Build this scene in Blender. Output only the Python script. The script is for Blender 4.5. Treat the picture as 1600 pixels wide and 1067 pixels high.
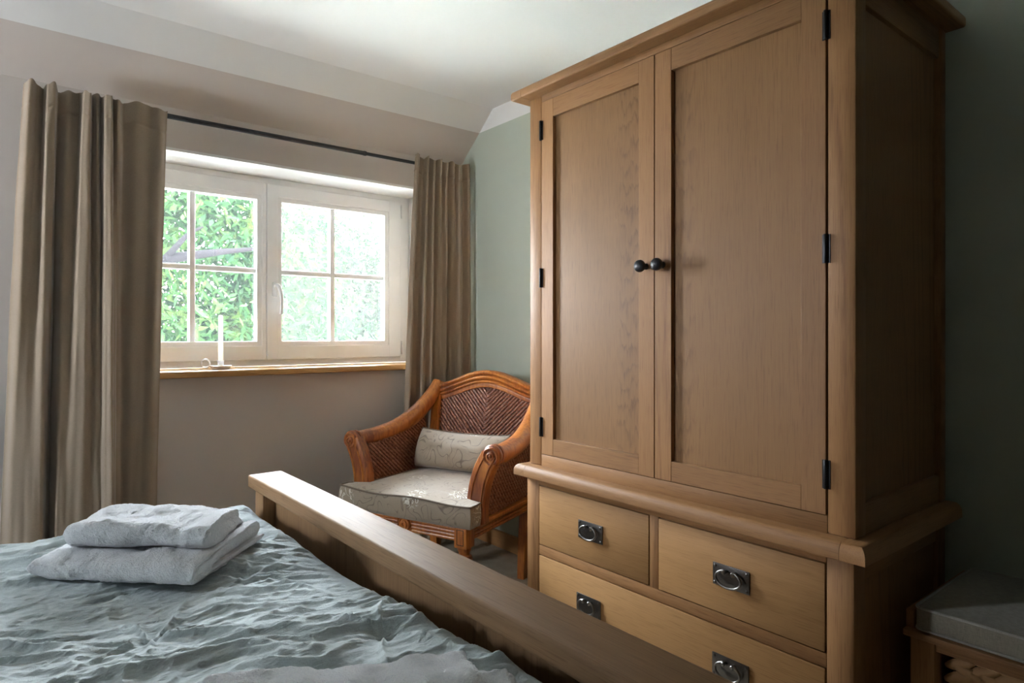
import bpy, bmesh, math, random
import numpy as np
from mathutils import Vector, Matrix
random.seed(7); np.random.seed(7)
PI = math.pi
scene = bpy.context.scene
C = scene.collection
for o in list(bpy.data.objects): bpy.data.objects.remove(o)

# ------------------------------------------------------------ camera, sky, sun, exposure
EYE = 1.11
cam = bpy.data.objects.new('camera', bpy.data.cameras.new('camera')); C.objects.link(cam)
cam.data.sensor_width = 36; cam.data.lens = 36*1013/1600; cam.data.shift_y = -10.5/1600
cam.data.clip_start = 0.02
YAW = math.atan2(815, 1013)
cam.location = (0, 0, EYE); cam.rotation_euler = (PI/2, 0, -YAW)
scene.camera = cam
scene.view_settings.view_transform = 'Standard'; scene.view_settings.look = 'None'
scene.view_settings.gamma = 1; scene.view_settings.use_curve_mapping = False
scene.view_settings.exposure = 2.15

world = bpy.data.worlds.new('sky'); scene.world = world; world.use_nodes = True
wn = world.node_tree.nodes; wl = world.node_tree.links; wn.clear()
tc = wn.new('ShaderNodeTexCoord'); sx = wn.new('ShaderNodeSeparateXYZ'); rp = wn.new('ShaderNodeValToRGB')
bg = wn.new('ShaderNodeBackground'); wo = wn.new('ShaderNodeOutputWorld')
rp.color_ramp.elements[0].position = 0.0; rp.color_ramp.elements[0].color = (.91, .955, 1, 1)
rp.color_ramp.elements[1].position = 0.9; rp.color_ramp.elements[1].color = (.74, .87, 1, 1)
wl.new(tc.outputs['Generated'], sx.inputs[0]); wl.new(sx.outputs['Z'], rp.inputs[0])
wl.new(rp.outputs[0], bg.inputs[0]); wl.new(bg.outputs[0], wo.inputs[0])
bg.inputs[1].default_value = 24.0

sun = bpy.data.objects.new('sun', bpy.data.lights.new('sun', 'SUN')); C.objects.link(sun)
sun.data.energy = 26; sun.data.angle = math.radians(1); sun.data.color = (1, .95, .86)
sun.rotation_euler = (Vector((-.72, .28, -.95))).to_track_quat('-Z', 'Y').to_euler()
sun.location = (6, 0, 8)
# portal that guides sky sampling through the window opening
pl = bpy.data.lights.new('window_portal', 'AREA'); pl.shape = 'RECTANGLE'; pl.size = 1.57; pl.size_y = .94
pl.cycles.is_portal = True
po = bpy.data.objects.new('window_portal', pl); C.objects.link(po)
po.location = (1.085, 3.33, 1.425); po.rotation_euler = (-PI/2, 0, 0)
pl2 = pl.copy(); pl2.size = .40; pl2.size_y = .72
po2 = bpy.data.objects.new('side_window_portal', pl2); C.objects.link(po2)
po2.location = (-1.78, 2.50, 1.44); po2.rotation_euler = (0, -PI/2, 0)

# ------------------------------------------------------------ node helpers
def newmat(name):
    m = bpy.data.materials.new(name); m.use_nodes = True
    nt = m.node_tree; b = nt.nodes['Principled BSDF']
    return m, nt, b
def N(nt, t, **k):
    n = nt.nodes.new(t)
    for a, v in k.items(): setattr(n, a, v)
    return n
def link(nt, a, b): nt.links.new(a, b)
def math_node(nt, op, a, b=None, clamp=False):
    n = N(nt, 'ShaderNodeMath', operation=op, use_clamp=clamp)
    for i, v in enumerate((a, b)):
        if v is None: continue
        if isinstance(v, (int, float)): n.inputs[i].default_value = v
        else: link(nt, v, n.inputs[i])
    return n.outputs[0]
def ramp(nt, fac, stops):
    r = N(nt, 'ShaderNodeValToRGB'); link(nt, fac, r.inputs[0])
    e = r.color_ramp.elements
    while len(e) < len(stops): e.new(.5)
    for el, (p, c) in zip(e, stops):
        el.position = p; el.color = (c, c, c, 1) if isinstance(c, (int, float)) else (*c, 1)
    return r.outputs[0]
def mixc(nt, fac, a, b, mode='MIX'):
    n = N(nt, 'ShaderNodeMix', data_type='RGBA', blend_type=mode)
    for s, v in ((n.inputs[0], fac), (n.inputs[6], a), (n.inputs[7], b)):
        if isinstance(v, (int, float)): s.default_value = v
        elif isinstance(v, tuple): s.default_value = (*v, 1)
        else: link(nt, v, s)
    return n.outputs[2]
def coords(nt, scale=(1, 1, 1), rnd=0.0, src='Object'):
    t = N(nt, 'ShaderNodeTexCoord'); out = t.outputs[src]
    if rnd:
        oi = N(nt, 'ShaderNodeObjectInfo')
        w = N(nt, 'ShaderNodeTexWhiteNoise', noise_dimensions='1D'); link(nt, oi.outputs['Random'], w.inputs['W'])
        s = N(nt, 'ShaderNodeVectorMath', operation='SCALE'); link(nt, w.outputs['Color'], s.inputs[0]); s.inputs[3].default_value = rnd
        a = N(nt, 'ShaderNodeVectorMath', operation='ADD'); link(nt, out, a.inputs[0]); link(nt, s.outputs[0], a.inputs[1]); out = a.outputs[0]
    mp = N(nt, 'ShaderNodeMapping'); mp.inputs['Scale'].default_value = scale; link(nt, out, mp.inputs[0])
    return mp.outputs[0]
def noise(nt, vec, scale=1, detail=2, rough=.5, dist=0):
    n = N(nt, 'ShaderNodeTexNoise'); link(nt, vec, n.inputs['Vector'])
    n.inputs['Scale'].default_value = scale; n.inputs['Detail'].default_value = detail
    n.inputs['Roughness'].default_value = rough; n.inputs['Distortion'].default_value = dist
    return n.outputs['Fac']
def bump(nt, h, strength, dist, b, normal=None):
    n = N(nt, 'ShaderNodeBump'); n.inputs['Strength'].default_value = strength; n.inputs['Distance'].default_value = dist
    link(nt, h, n.inputs['Height'])
    if normal is not None: link(nt, normal, n.inputs['Normal'])
    link(nt, n.outputs[0], b.inputs['Normal']); return n.outputs[0]

def oak(name, axis, light, dark, rough=.5, figure=.55, cath=None, spec=.28):
    """oak with its grain along one axis of the object"""
    m, nt, b = newmat(name)
    def sc(across, along): return tuple(along if i == axis else across for i in range(3))
    fig = noise(nt, coords(nt, sc(4.2, .42), 9), 1, 1.2, .35, .05)
    rings = math_node(nt, 'FRACT', math_node(nt, 'MULTIPLY', fig, 17))
    if cath:
        sp = N(nt, 'ShaderNodeSeparateXYZ'); link(nt, coords(nt), sp.inputs[0])
        dy = math_node(nt, 'SUBTRACT', sp.outputs['Y'], cath[0]); wob = noise(nt, coords(nt, (9, 9, 2.5)), 1, 2)
        dy = math_node(nt, 'ADD', dy, math_node(nt, 'MULTIPLY', math_node(nt, 'SUBTRACT', wob, .5), .05))
        dy2 = math_node(nt, 'MULTIPLY', dy, dy)
        val = math_node(nt, 'SUBTRACT', sp.outputs['Z'], math_node(nt, 'MULTIPLY', dy2, cath[2]))
        val = math_node(nt, 'ADD', val, math_node(nt, 'MULTIPLY', noise(nt, coords(nt, (26, 26, 5)), 1, 3, .65), .24))
        rings = math_node(nt, 'FRACT', math_node(nt, 'MULTIPLY', val, cath[3]))
        cmask = ramp(nt, math_node(nt, 'ABSOLUTE', math_node(nt, 'DIVIDE', dy, cath[1])), [(.55, 1), (1, 0)])
    rl = ramp(nt, rings, [(0, 0), (.55, .12), (.86, 1), (1, 0)])
    brk = ramp(nt, noise(nt, coords(nt, sc(140, 10), 9), 1, 2), [(.35, .2), (.6, 1)])
    rl = math_node(nt, 'MULTIPLY', rl, brk)
    rl = math_node(nt, 'MULTIPLY', rl, cmask if cath else ramp(nt, noise(nt, coords(nt, sc(3.6, .12), 9), 1, 0), [(.47, .12), (.57, 1)]))
    fine = noise(nt, coords(nt, sc(230, 3.2), 9), 1, 3, .65)
    pores = ramp(nt, noise(nt, coords(nt, sc(480, 15), 9), 1, 1), [(.56, 0), (.68, 1)])
    blotch = noise(nt, coords(nt, sc(7, 1.6), 9), 1, 2)
    oi = N(nt, 'ShaderNodeObjectInfo')
    t = math_node(nt, 'ADD', math_node(nt, 'MULTIPLY', fine, .55), math_node(nt, 'MULTIPLY', blotch, .5))
    col = mixc(nt, ramp(nt, t, [(.35, 0), (.72, 1)]), light, tuple(l*.72+d*.28 for l, d in zip(light, dark)))
    col = mixc(nt, math_node(nt, 'MULTIPLY', rl, figure), col, dark)
    col = mixc(nt, math_node(nt, 'MULTIPLY', pores, .35), col, dark)
    v = math_node(nt, 'ADD', .88, math_node(nt, 'MULTIPLY', oi.outputs['Random'], .22))
    hs = N(nt, 'ShaderNodeHueSaturation'); link(nt, col, hs.inputs['Color']); link(nt, v, hs.inputs['Value'])
    link(nt, hs.outputs[0], b.inputs['Base Color'])
    b.inputs['Roughness'].default_value = rough; b.inputs['Specular IOR Level'].default_value = spec
    hgt = math_node(nt, 'SUBTRACT', fine, math_node(nt, 'MULTIPLY', pores, .5))
    bump(nt, hgt, .25, .0006, b)
    return m
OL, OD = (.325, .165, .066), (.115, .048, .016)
OAK = [oak('oak_grain_x', 0, OL, OD), oak('oak_grain_y', 1, OL, OD), oak('oak_grain_z', 2, OL, OD)]
DOORP = [oak('door_veneer_dimmed', 2, (.275, .143, .056), OD, cath=(.108, .056, 16, 15), figure=.7), oak('door_veneer_dimmed', 2, (.275, .143, .056), OD, cath=(-.085, .055, 12, 11), figure=.5)]  # door panel veneer, darkened further to imitate dimmer light on the doors
DRAW = oak('drawer_oak_brightened', 1, (.41, .225, .090), (.2, .095, .033), figure=.3)  # yellower drawer veneer, also lightened to imitate stronger light low down
BL, BD = (.32, .185, .09), (.125, .062, .026)
BOAK = [oak('bed_oak_x', 0, BL, BD, .6, spec=.3), oak('bed_oak_y', 1, BL, BD, .6, .25, spec=.3), oak('bed_oak_z', 2, BL, BD, .6, spec=.3)]
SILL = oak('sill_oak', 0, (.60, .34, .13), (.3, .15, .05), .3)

def plaster(name, col, rough=.85, bstr=.12):
    m, nt, b = newmat(name)
    c = coords(nt)
    n1 = noise(nt, c, 2.2, 3)
    link(nt, mixc(nt, n1, tuple(x*.96 for x in col), tuple(min(1, x*1.03) for x in col)), b.inputs['Base Color'])
    b.inputs['Roughness'].default_value = rough
    n2 = math_node(nt, 'ADD', math_node(nt, 'MULTIPLY', noise(nt, c, 6, 2), 2.5), math_node(nt, 'MULTIPLY', noise(nt, c, 240, 2), .12))
    bump(nt, n2, bstr, .004, b)
    return m
WHITE = plaster('white_ceiling_paint', (.80, .80, .78))
TAUPE = plaster('warm_taupe_paint', (.60, .54, .495), .6)
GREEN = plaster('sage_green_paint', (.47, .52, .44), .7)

def simple(name, col, rough=.5, metal=0, spec=.5, coat=0, bs=0, bscale=100):
    m, nt, b = newmat(name)
    n = noise(nt, coords(nt), 8, 2)
    link(nt, mixc(nt, n, tuple(x*.93 for x in col), tuple(min(1, x*1.05) for x in col)), b.inputs['Base Color'])
    b.inputs['Roughness'].default_value = rough; b.inputs['Metallic'].default_value = metal
    b.inputs['Specular IOR Level'].default_value = spec; b.inputs['Coat Weight'].default_value = coat
    b.inputs['Coat Roughness'].default_value = .15
    if bs: bump(nt, noise(nt, coords(nt), bscale, 3), bs, .002, b)
    return m
UPVC = simple('white_window_paint', (.88, .89, .89), .35)
IRON = simple('dark_iron', (.035, .035, .038), .38, .85, bs=.2, bscale=300)
STEEL = simple('worn_pewter', (.13, .125, .12), .3, .95, bs=.25, bscale=300)
BRIGHTM = simple('bright_worn_pewter', (.22, .21, .20), .32, 1)
BLACK = simple('black_rod_paint', (.012, .014, .02), .35)
DARK = simple('dark_gap', (.05, .03, .018), .8)  # flat dark brown, stands in for shade inside gaps and hollows
ENAMEL = simple('white_enamel', (.82, .82, .82), .18, coat=.5)
WAX = simple('white_wax', (.85, .82, .74), .45)
_n = WAX.node_tree; _t = _n.nodes.new('ShaderNodeBsdfTranslucent'); _t.inputs[0].default_value = (.95, .92, .8, 1); _m = _n.nodes.new('ShaderNodeMixShader'); _m.inputs[0].default_value = .55
_n.links.new(_n.nodes['Principled BSDF'].outputs[0], _m.inputs[1]); _n.links.new(_t.outputs[0], _m.inputs[2]); _n.links.new(_m.outputs[0], [x for x in _n.nodes if x.type == 'OUTPUT_MATERIAL'][0].inputs[0])
WICK = simple('wick', (.2, .2, .2), .9)

def fabric(name, col, col2, s=900, rough=.9, bs=.35, sheen=.3, long=.06):
    m, nt, b = newmat(name)
    a = noise(nt, coords(nt, (s, s, s*long)), 1, 1); c = noise(nt, coords(nt, (s*long, s*long, s)), 1, 1)
    t = math_node(nt, 'MULTIPLY', math_node(nt, 'ADD', a, c), .5)
    big = noise(nt, coords(nt), 3, 2)
    k = math_node(nt, 'ADD', math_node(nt, 'MULTIPLY', t, .85), math_node(nt, 'MULTIPLY', big, .15))
    link(nt, mixc(nt, ramp(nt, k, [(.36, 0), (.64, 1)]), col2, col), b.inputs['Base Color'])
    b.inputs['Roughness'].default_value = rough; b.inputs['Sheen Weight'].default_value = sheen
    b.inputs['Specular IOR Level'].default_value = .2
    bump(nt, t, bs, .001, b)
    return m
CURTAIN = fabric('oatmeal_linen', (.335, .262, .195), (.285, .222, .162), 1100, bs=.08, long=.12)
def crinkle(m):
    nt = m.node_tree; b = nt.nodes['Principled BSDF']
    prev = b.inputs['Normal'].links[0].from_socket
    t = N(nt, 'ShaderNodeTexCoord'); mp = N(nt, 'ShaderNodeMapping'); mp.inputs['Rotation'].default_value = (0, 0, math.radians(19)); mp.inputs['Scale'].default_value = (14, 46, 30)
    link(nt, t.outputs['Object'], mp.inputs[0])
    n1 = noise(nt, mp.outputs[0], 1, 4, .6, .6); r1 = ramp(nt, math_node(nt, 'ABSOLUTE', math_node(nt, 'SUBTRACT', n1, .5)), [(0, 1), (.10, .35), (.3, 0)])
    n2 = noise(nt, coords(nt, (70, 70, 70)), 1, 3, .6, .5); r2 = ramp(nt, math_node(nt, 'ABSOLUTE', math_node(nt, 'SUBTRACT', n2, .5)), [(0, 1), (.2, 0)])
    bump(nt, math_node(nt, 'ADD', r1, math_node(nt, 'MULTIPLY', r2, .45)), .42, .0032, b, prev)
DUVET = fabric('grey_green_crinkled_linen', (.52, .585, .595), (.42, .475, .48), 700, bs=.3)
crinkle(DUVET)
BENCHF = fabric('grey_woven_fabric', (.29, .265, .215), (.20, .18, .145), 700, long=.12)
PIPEF = fabric('piping_fabric', (.40, .38, .34), (.3, .28, .25), 500)

def terry():
    m, nt, b = newmat('white_terry')
    c = coords(nt)
    n = noise(nt, c, 300, 3, .7); n2 = noise(nt, c, 80, 3, .6)
    t = math_node(nt, 'ADD', n, math_node(nt, 'MULTIPLY', n2, 1.0))
    link(nt, mixc(nt, ramp(nt, n, [(.3, 0), (.7, 1)]), (.80, .82, .86), (.93, .94, .96)), b.inputs['Base Color'])
    b.inputs['Roughness'].default_value = 1; b.inputs['Sheen Weight'].default_value = .6; b.inputs['Specular IOR Level'].default_value = .1
    bump(nt, t, 1.0, .005, b)
    return m
TERRY = terry()


def embroidered():
    m, nt, b = newmat('embroidered_beige_damask')
    c = coords(nt)
    th = noise(nt, coords(nt, (500, 60, 500)), 1, 1)
    base = mixc(nt, th, (.23, .18, .125), (.35, .275, .195))
    w = noise(nt, c, 11, 1, .4, .8)
    vine = ramp(nt, math_node(nt, 'FRACT', math_node(nt, 'MULTIPLY', w, 7)), [(0, 1), (.12, 0), (.9, 0), (1, 1)])
    gate = ramp(nt, noise(nt, c, 16, 1), [(.38, 0), (.48, 1)])
    vine = math_node(nt, 'MULTIPLY', vine, gate)
    col = mixc(nt, math_node(nt, 'MULTIPLY', vine, .9), base, (.11, .075, .05))
    w2 = noise(nt, c, 24, 1, .5, 1.0)
    sw = ramp(nt, math_node(nt, 'FRACT', math_node(nt, 'MULTIPLY', w2, 5)), [(.35, 0), (.45, 1), (.6, 1), (.7, 0)])
    v = N(nt, 'ShaderNodeTexVoronoi'); v.inputs['Scale'].default_value = 6.0; v.inputs['Randomness'].default_value = .6; link(nt, c, v.inputs['Vector'])
    spot = ramp(nt, v.outputs['Distance'], [(.24, 1), (.33, 0)])
    fl = math_node(nt, 'MULTIPLY', sw, spot)
    col = mixc(nt, math_node(nt, 'MULTIPLY', fl, .9), col, (.70, .67, .58))
    link(nt, col, b.inputs['Base Color'])
    b.inputs['Roughness'].default_value = .7; b.inputs['Sheen Weight'].default_value = .3
    h = math_node(nt, 'ADD', math_node(nt, 'MULTIPLY', th, .3), math_node(nt, 'ADD', fl, vine))
    bump(nt, h, .4, .0015, b)
    return m
DAMASK = embroidered()
CORD = fabric('brown_cord', (.20, .15, .11), (.12, .09, .06), 900)
def chairwood():
    m, nt, b = newmat('amber_stained_hardwood')
    a = noise(nt, coords(nt, (5, 5, 5), 3), 1, 2, .5, .3)
    f = noise(nt, coords(nt, (90, 90, 14)), 1, 2)
    t = math_node(nt, 'ADD', math_node(nt, 'MULTIPLY', a, .6), math_node(nt, 'MULTIPLY', f, .4))
    link(nt, ramp(nt, t, [(.36, (.20, .05, .012)), (.5, (.40, .125, .022)), (.66, (.58, .22, .035))]), b.inputs['Base Color'])
    b.inputs['Roughness'].default_value = .36; b.inputs['Coat Weight'].default_value = .3; b.inputs['Coat Roughness'].default_value = .2
    return m
CW = chairwood()
CWD = simple('very_dark_red_brown', (.05, .018, .008), .5)  # very dark brown for the corner block squares and seat deck
def cane():
    m, nt, b = newmat('reddish_brown_cane')
    n = noise(nt, coords(nt), 70, 3, .7)
    link(nt, ramp(nt, n, [(.3, (.13, .045, .025)), (.5, (.29, .115, .065)), (.72, (.46, .23, .14))]), b.inputs['Base Color'])
    b.inputs['Roughness'].default_value = .38
    return m
CANE = cane()
def carpetm():
    m, nt, b = newmat('beige_carpet')
    c = coords(nt); n = noise(nt, c, 260, 3, .7); n2 = noise(nt, c, 18, 2)
    k = math_node(nt, 'ADD', math_node(nt, 'MULTIPLY', n, .7), math_node(nt, 'MULTIPLY', n2, .3))
    link(nt, ramp(nt, k, [(.35, (.27, .22, .16)), (.65, (.46, .39, .30))]), b.inputs['Base Color'])
    b.inputs['Roughness'].default_value = 1
    bump(nt, n, .8, .006, b)
    return m
CARPET = carpetm()
def glassm(name, haze):
    m = bpy.data.materials.new(name); m.use_nodes = True; nt = m.node_tree; nt.nodes.clear()
    out = N(nt, 'ShaderNodeOutputMaterial'); tr = N(nt, 'ShaderNodeBsdfTransparent'); gl = N(nt, 'ShaderNodeBsdfGlossy')
    gl.inputs['Roughness'].default_value = .02
    fr = N(nt, 'ShaderNodeFresnel'); fr.inputs[0].default_value = 1.45
    mx = N(nt, 'ShaderNodeMixShader'); link(nt, fr.outputs[0], mx.inputs[0]); link(nt, tr.outputs[0], mx.inputs[1]); link(nt, gl.outputs[0], mx.inputs[2])
    last = mx.outputs[0]
    if haze:
        tl = N(nt, 'ShaderNodeBsdfTranslucent'); tl.inputs[0].default_value = (.93, .97, 1, 1)
        m2 = N(nt, 'ShaderNodeMixShader'); m2.inputs[0].default_value = haze
        link(nt, last, m2.inputs[1]); link(nt, tl.outputs[0], m2.inputs[2]); last = m2.outputs[0]
    link(nt, last, out.inputs[0]); return m
GLASS = glassm('clear_glass', .004); HAZY = glassm('hazy_glass', .009)
def leafm(name, c1, c2, c3):
    m, nt, b = newmat(name)
    n = noise(nt, coords(nt), 1.6, 4, .75)
    col = ramp(nt, n, [(.34, tuple(x*.10 for x in c1)), (.5, tuple(x*.12 for x in c2)), (.68, tuple(x*.15 for x in c3))])
    link(nt, col, b.inputs['Base Color']); b.inputs['Roughness'].default_value = .6; b.inputs['Specular IOR Level'].default_value = .03
    tl = N(nt, 'ShaderNodeBsdfTranslucent'); link(nt, col, tl.inputs[0])
    mx = N(nt, 'ShaderNodeMixShader'); mx.inputs[0].default_value = .4
    out = [x for x in nt.nodes if x.type == 'OUTPUT_MATERIAL'][0]
    link(nt, b.outputs[0], mx.inputs[1]); link(nt, tl.outputs[0], mx.inputs[2]); link(nt, mx.outputs[0], out.inputs[0])
    return m
LEAF = leafm('green_leaves', (.022, .10, .04), (.06, .19, .05), (.19, .30, .06))
LEAF2 = leafm('pale_green_leaves', (.045, .09, .05), (.07, .12, .055), (.10, .14, .06))
BARK = simple('grey_bark', (.005, .0045, .005), .9, spec=.005, bs=.6, bscale=20)
GROUND = simple('garden_ground', (.52, .52, .47), .9)
HYAC = simple('water_hyacinth', (.50, .29, .13), .6, bs=.5, bscale=120)

# ------------------------------------------------------------ mesh helpers
def tag(o, label=None, cat=None, group=None, kind=None):
    for k, v in (('label', label), ('category', cat), ('group', group), ('kind', kind)):
        if v: o[k] = v
    return o
def thing(name, loc, label=None, cat=None, group=None, kind=None, rotz=0):
    o = bpy.data.objects.new(name, None); C.objects.link(o); o.empty_display_size = .1
    o.location = loc; o.rotation_euler = (0, 0, rotz); o['_local'] = 0
    return tag(o, label, cat, group, kind)
def root_shift(p):
    while p.parent: p = p.parent
    return p
def obj(name, bm, mat, parent=None, smooth=False, local=False, label=None, mats=None):
    """links a bmesh (in world coordinates, or in the thing's own when local) as one mesh object"""
    if parent is not None and not local:
        r = root_shift(parent)
        if r.type == 'EMPTY': bmesh.ops.translate(bm, verts=bm.verts, vec=-Vector(r.location))
    me = bpy.data.meshes.new(name); bm.normal_update(); bm.to_mesh(me); bm.free()
    for m in (mats or [mat]): me.materials.append(m)
    if smooth:
        for p in me.polygons: p.use_smooth = True
        if smooth != 'all': me.set_sharp_from_angle(angle=math.radians(38))
    o = bpy.data.objects.new(name, me); C.objects.link(o)
    if parent is not None: o.parent = parent
    if label: o['label'] = label
    return o
def BM(): return bmesh.new()
def box(bm, x0, x1, y0, y1, z0, z1, bev=0.0, seg=2):
    t = bmesh.new()
    r = bmesh.ops.create_cube(t, size=1)
    for v in t.verts:
        v.co = Vector(((x0+x1)/2+v.co.x*(x1-x0), (y0+y1)/2+v.co.y*(y1-y0), (z0+z1)/2+v.co.z*(z1-z0)))
    if bev: bmesh.ops.bevel(t, geom=list(t.edges), offset=bev, segments=seg, affect='EDGES', profile=.5)
    merge(bm, t); return bm
def merge(bm, t, mat=None):
    if mat is not None: bmesh.ops.transform(t, matrix=mat, verts=t.verts)
    me = bpy.data.meshes.new('tmp'); t.to_mesh(me); t.free(); bm.from_mesh(me); bpy.data.meshes.remove(me)
def one(x0, x1, y0, y1, z0, z1, bev=0.002, seg=2):
    return box(BM(), min(x0, x1), max(x0, x1), min(y0, y1), max(y0, y1), min(z0, z1), max(z0, z1), bev, seg)
def lathe(bm, prof, mat=None, seg=24):
    t = bmesh.new(); rings = []
    for r, z in prof:
        rings.append([t.verts.new((max(r, 1e-5)*math.cos(2*PI*i/seg), max(r, 1e-5)*math.sin(2*PI*i/seg), z)) for i in range(seg)])
    for a, b in zip(rings, rings[1:]):
        for i in range(seg): t.faces.new((a[i], a[(i+1) % seg], b[(i+1) % seg], b[i]))
    t.faces.new(rings[0][::-1]); t.faces.new(rings[-1])
    bmesh.ops.recalc_face_normals(t, faces=t.faces)
    merge(bm, t, mat); return bm
def sweep(bm, path, section, ups=None, closed=False, cap=True, scales=None):
    """section: (a,b) pairs; a along side, b along up"""
    path = [Vector(p) for p in path]; n = len(path); rings = []
    t = bmesh.new()
    for i, p in enumerate(path):
        if closed: d = path[(i+1) % n]-path[i-1]
        else: d = path[min(i+1, n-1)]-path[max(i-1, 0)]
        d.normalize()
        up = Vector(ups[i]) if isinstance(ups, list) else Vector(ups or (0, 0, 1))
        if abs(up.dot(d)) > .97: up = Vector((0, 1, 0)) if abs(d.y) < .9 else Vector((1, 0, 0))
        s = d.cross(up).normalized(); u = s.cross(d).normalized()
        k = scales[i] if scales else (1, 1)
        rings.append([t.verts.new(p+s*a*k[0]+u*b*k[1]) for a, b in section])
    m = len(section)
    for i in range(n if closed else n-1):
        A, B = rings[i], rings[(i+1) % n]
        for j in range(m): t.faces.new((A[j], A[(j+1) % m], B[(j+1) % m], B[j]))
    if cap and not closed: t.faces.new(rings[0][::-1]); t.faces.new(rings[-1])
    bmesh.ops.recalc_face_normals(t, faces=t.faces)
    merge(bm, t); return bm
def circ(r, n=10, r2=None): return [(r*math.cos(2*PI*i/n), (r2 or r)*math.sin(2*PI*i/n)) for i in range(n)]
def rrect(a, b, r, n=4):
    out = []
    for cx, cy, s in ((a-r, b-r, 0), (-a+r, b-r, 1), (-a+r, -b+r, 2), (a-r, -b+r, 3)):
        for i in range(n+1):
            t = PI/2*(s+i/n); out.append((cx+r*math.cos(t), cy+r*math.sin(t)))
    return out
def spline(pts, n):
    """Catmull-Rom through tuples"""
    P = [np.array(p, float) for p in pts]; P = [2*P[0]-P[1]]+P+[2*P[-1]-P[-2]]; out = []
    segs = len(P)-3
    for k in range(n):
        t = k/(n-1)*segs; i = min(int(t), segs-1); t -= i
        a, b, c, d = P[i:i+4]
        out.append(.5*((2*b)+(-a+c)*t+(2*a-5*b+4*c-d)*t*t+(-a+3*b-3*c+d)*t**3))
    return out
def grid_obj(name, V, mat, parent=None, smooth='all', label=None, closed_u=False):
    """V: array (nu,nv,3)"""
    nu, nv = V.shape[:2]
    idx = np.arange(nu*nv).reshape(nu, nv)
    if closed_u: idx = np.vstack([idx, idx[:1]])
    a = idx[:-1, :-1].ravel(); b = idx[1:, :-1].ravel(); c = idx[1:, 1:].ravel(); d = idx[:-1, 1:].ravel()
    F = np.stack([a, b, c, d], 1)
    me = bpy.data.meshes.new(name); me.vertices.add(nu*nv); me.vertices.foreach_set('co', V.reshape(-1).astype(np.float32))
    me.loops.add(F.size); me.loops.foreach_set('vertex_index', F.reshape(-1).astype(np.int32))
    me.polygons.add(len(F)); me.polygons.foreach_set('loop_start', np.arange(0, F.size, 4, dtype=np.int32))
    me.polygons.foreach_set('loop_total', np.full(len(F), 4, dtype=np.int32))
    me.update(calc_edges=True); me.validate(); me.materials.append(mat)
    me.polygons.foreach_set('use_smooth', np.ones(len(F), dtype=bool))
    o = bpy.data.objects.new(name, me); C.objects.link(o)
    if parent is not None: o.parent = parent
    if label: o['label'] = label
    return o
PERM = np.random.RandomState(3).permutation(512); G2 = np.random.RandomState(4).normal(size=(512, 2)); G2 /= np.linalg.norm(G2, axis=1)[:, None]
def perlin(x, y):
    xi = np.floor(x).astype(int); yi = np.floor(y).astype(int); xf = x-xi; yf = y-yi
    u = xf**3*(xf*(xf*6-15)+10); v = yf**3*(yf*(yf*6-15)+10)
    def g(ix, iy, fx, fy):
        h = PERM[(PERM[ix & 511]+iy) & 511]; return G2[h, 0]*fx+G2[h, 1]*fy
    n00 = g(xi, yi, xf, yf); n10 = g(xi+1, yi, xf-1, yf); n01 = g(xi, yi+1, xf, yf-1); n11 = g(xi+1, yi+1, xf-1, yf-1)
    return 1.5*((n00*(1-u)+n10*u)*(1-v)+(n01*(1-u)+n11*u)*v)
def ridge(x, y, p=3): return (1-np.abs(perlin(x, y)))**p

# ------------------------------------------------------------ the room
W, D = 2.085, 3.043           # right wall, window wall
XL, YB = -1.62, -1.7           # left wall, wall behind the camera
ZC, ZP, ZK = 2.313, 2.213, 2.083   # ceiling, paint line, foot of the slope
YC, YP = 2.755, 2.877
RX0, RX1, RZ0, RZ1, RY = .30, 1.875, .955, 1.893, 3.263   # window recess
def st(name, bm, mat, parent=None, **k):
    o = obj(name, bm, mat, parent, **k)
    if parent is None: o['kind'] = 'structure'
    return o
st('floor', one(XL-.2, W+.2, YB-.2, D+.4, -.2, 0, 0), CARPET)
st('ceiling', one(XL-.2, W+.2, YB-.2, YC, ZC, ZC+.2, 0), WHITE)
# window wall with the recess cut through it
wb = BM()
box(wb, XL-.2, RX0, D, D+.36, 0, 2.5); box(wb, RX1, W+.2, D, D+.36, 0, 2.5)
box(wb, RX0, RX1, D, D+.36, 0, RZ0-.032); box(wb, RX0, RX1, D, D+.36, RZ1, 2.5)
north = st('wall_window', wb, TAUPE)
def slab(y0, z0, y1, z1, th=.12):
    b = BM(); vs = []
    n = Vector((0, z1-z0, y0-y1)).normalized()*-1
    if n.z < 0: n = -n
    for x in (XL-.2, W+.2):
        for (y, z) in ((y0, z0), (y1, z1), (y1+n.y*th, z1+n.z*th), (y0+n.y*th, z0+n.z*th)): vs.append(b.verts.new((x, y, z)))
    for f in ((0, 1, 2, 3), (4, 5, 6, 7), (0, 1, 5, 4), (1, 2, 6, 5), (2, 3, 7, 6), (3, 0, 4, 7)): b.faces.new([vs[i] for i in f])
    bmesh.ops.recalc_face_normals(b, faces=b.faces); return b
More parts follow.
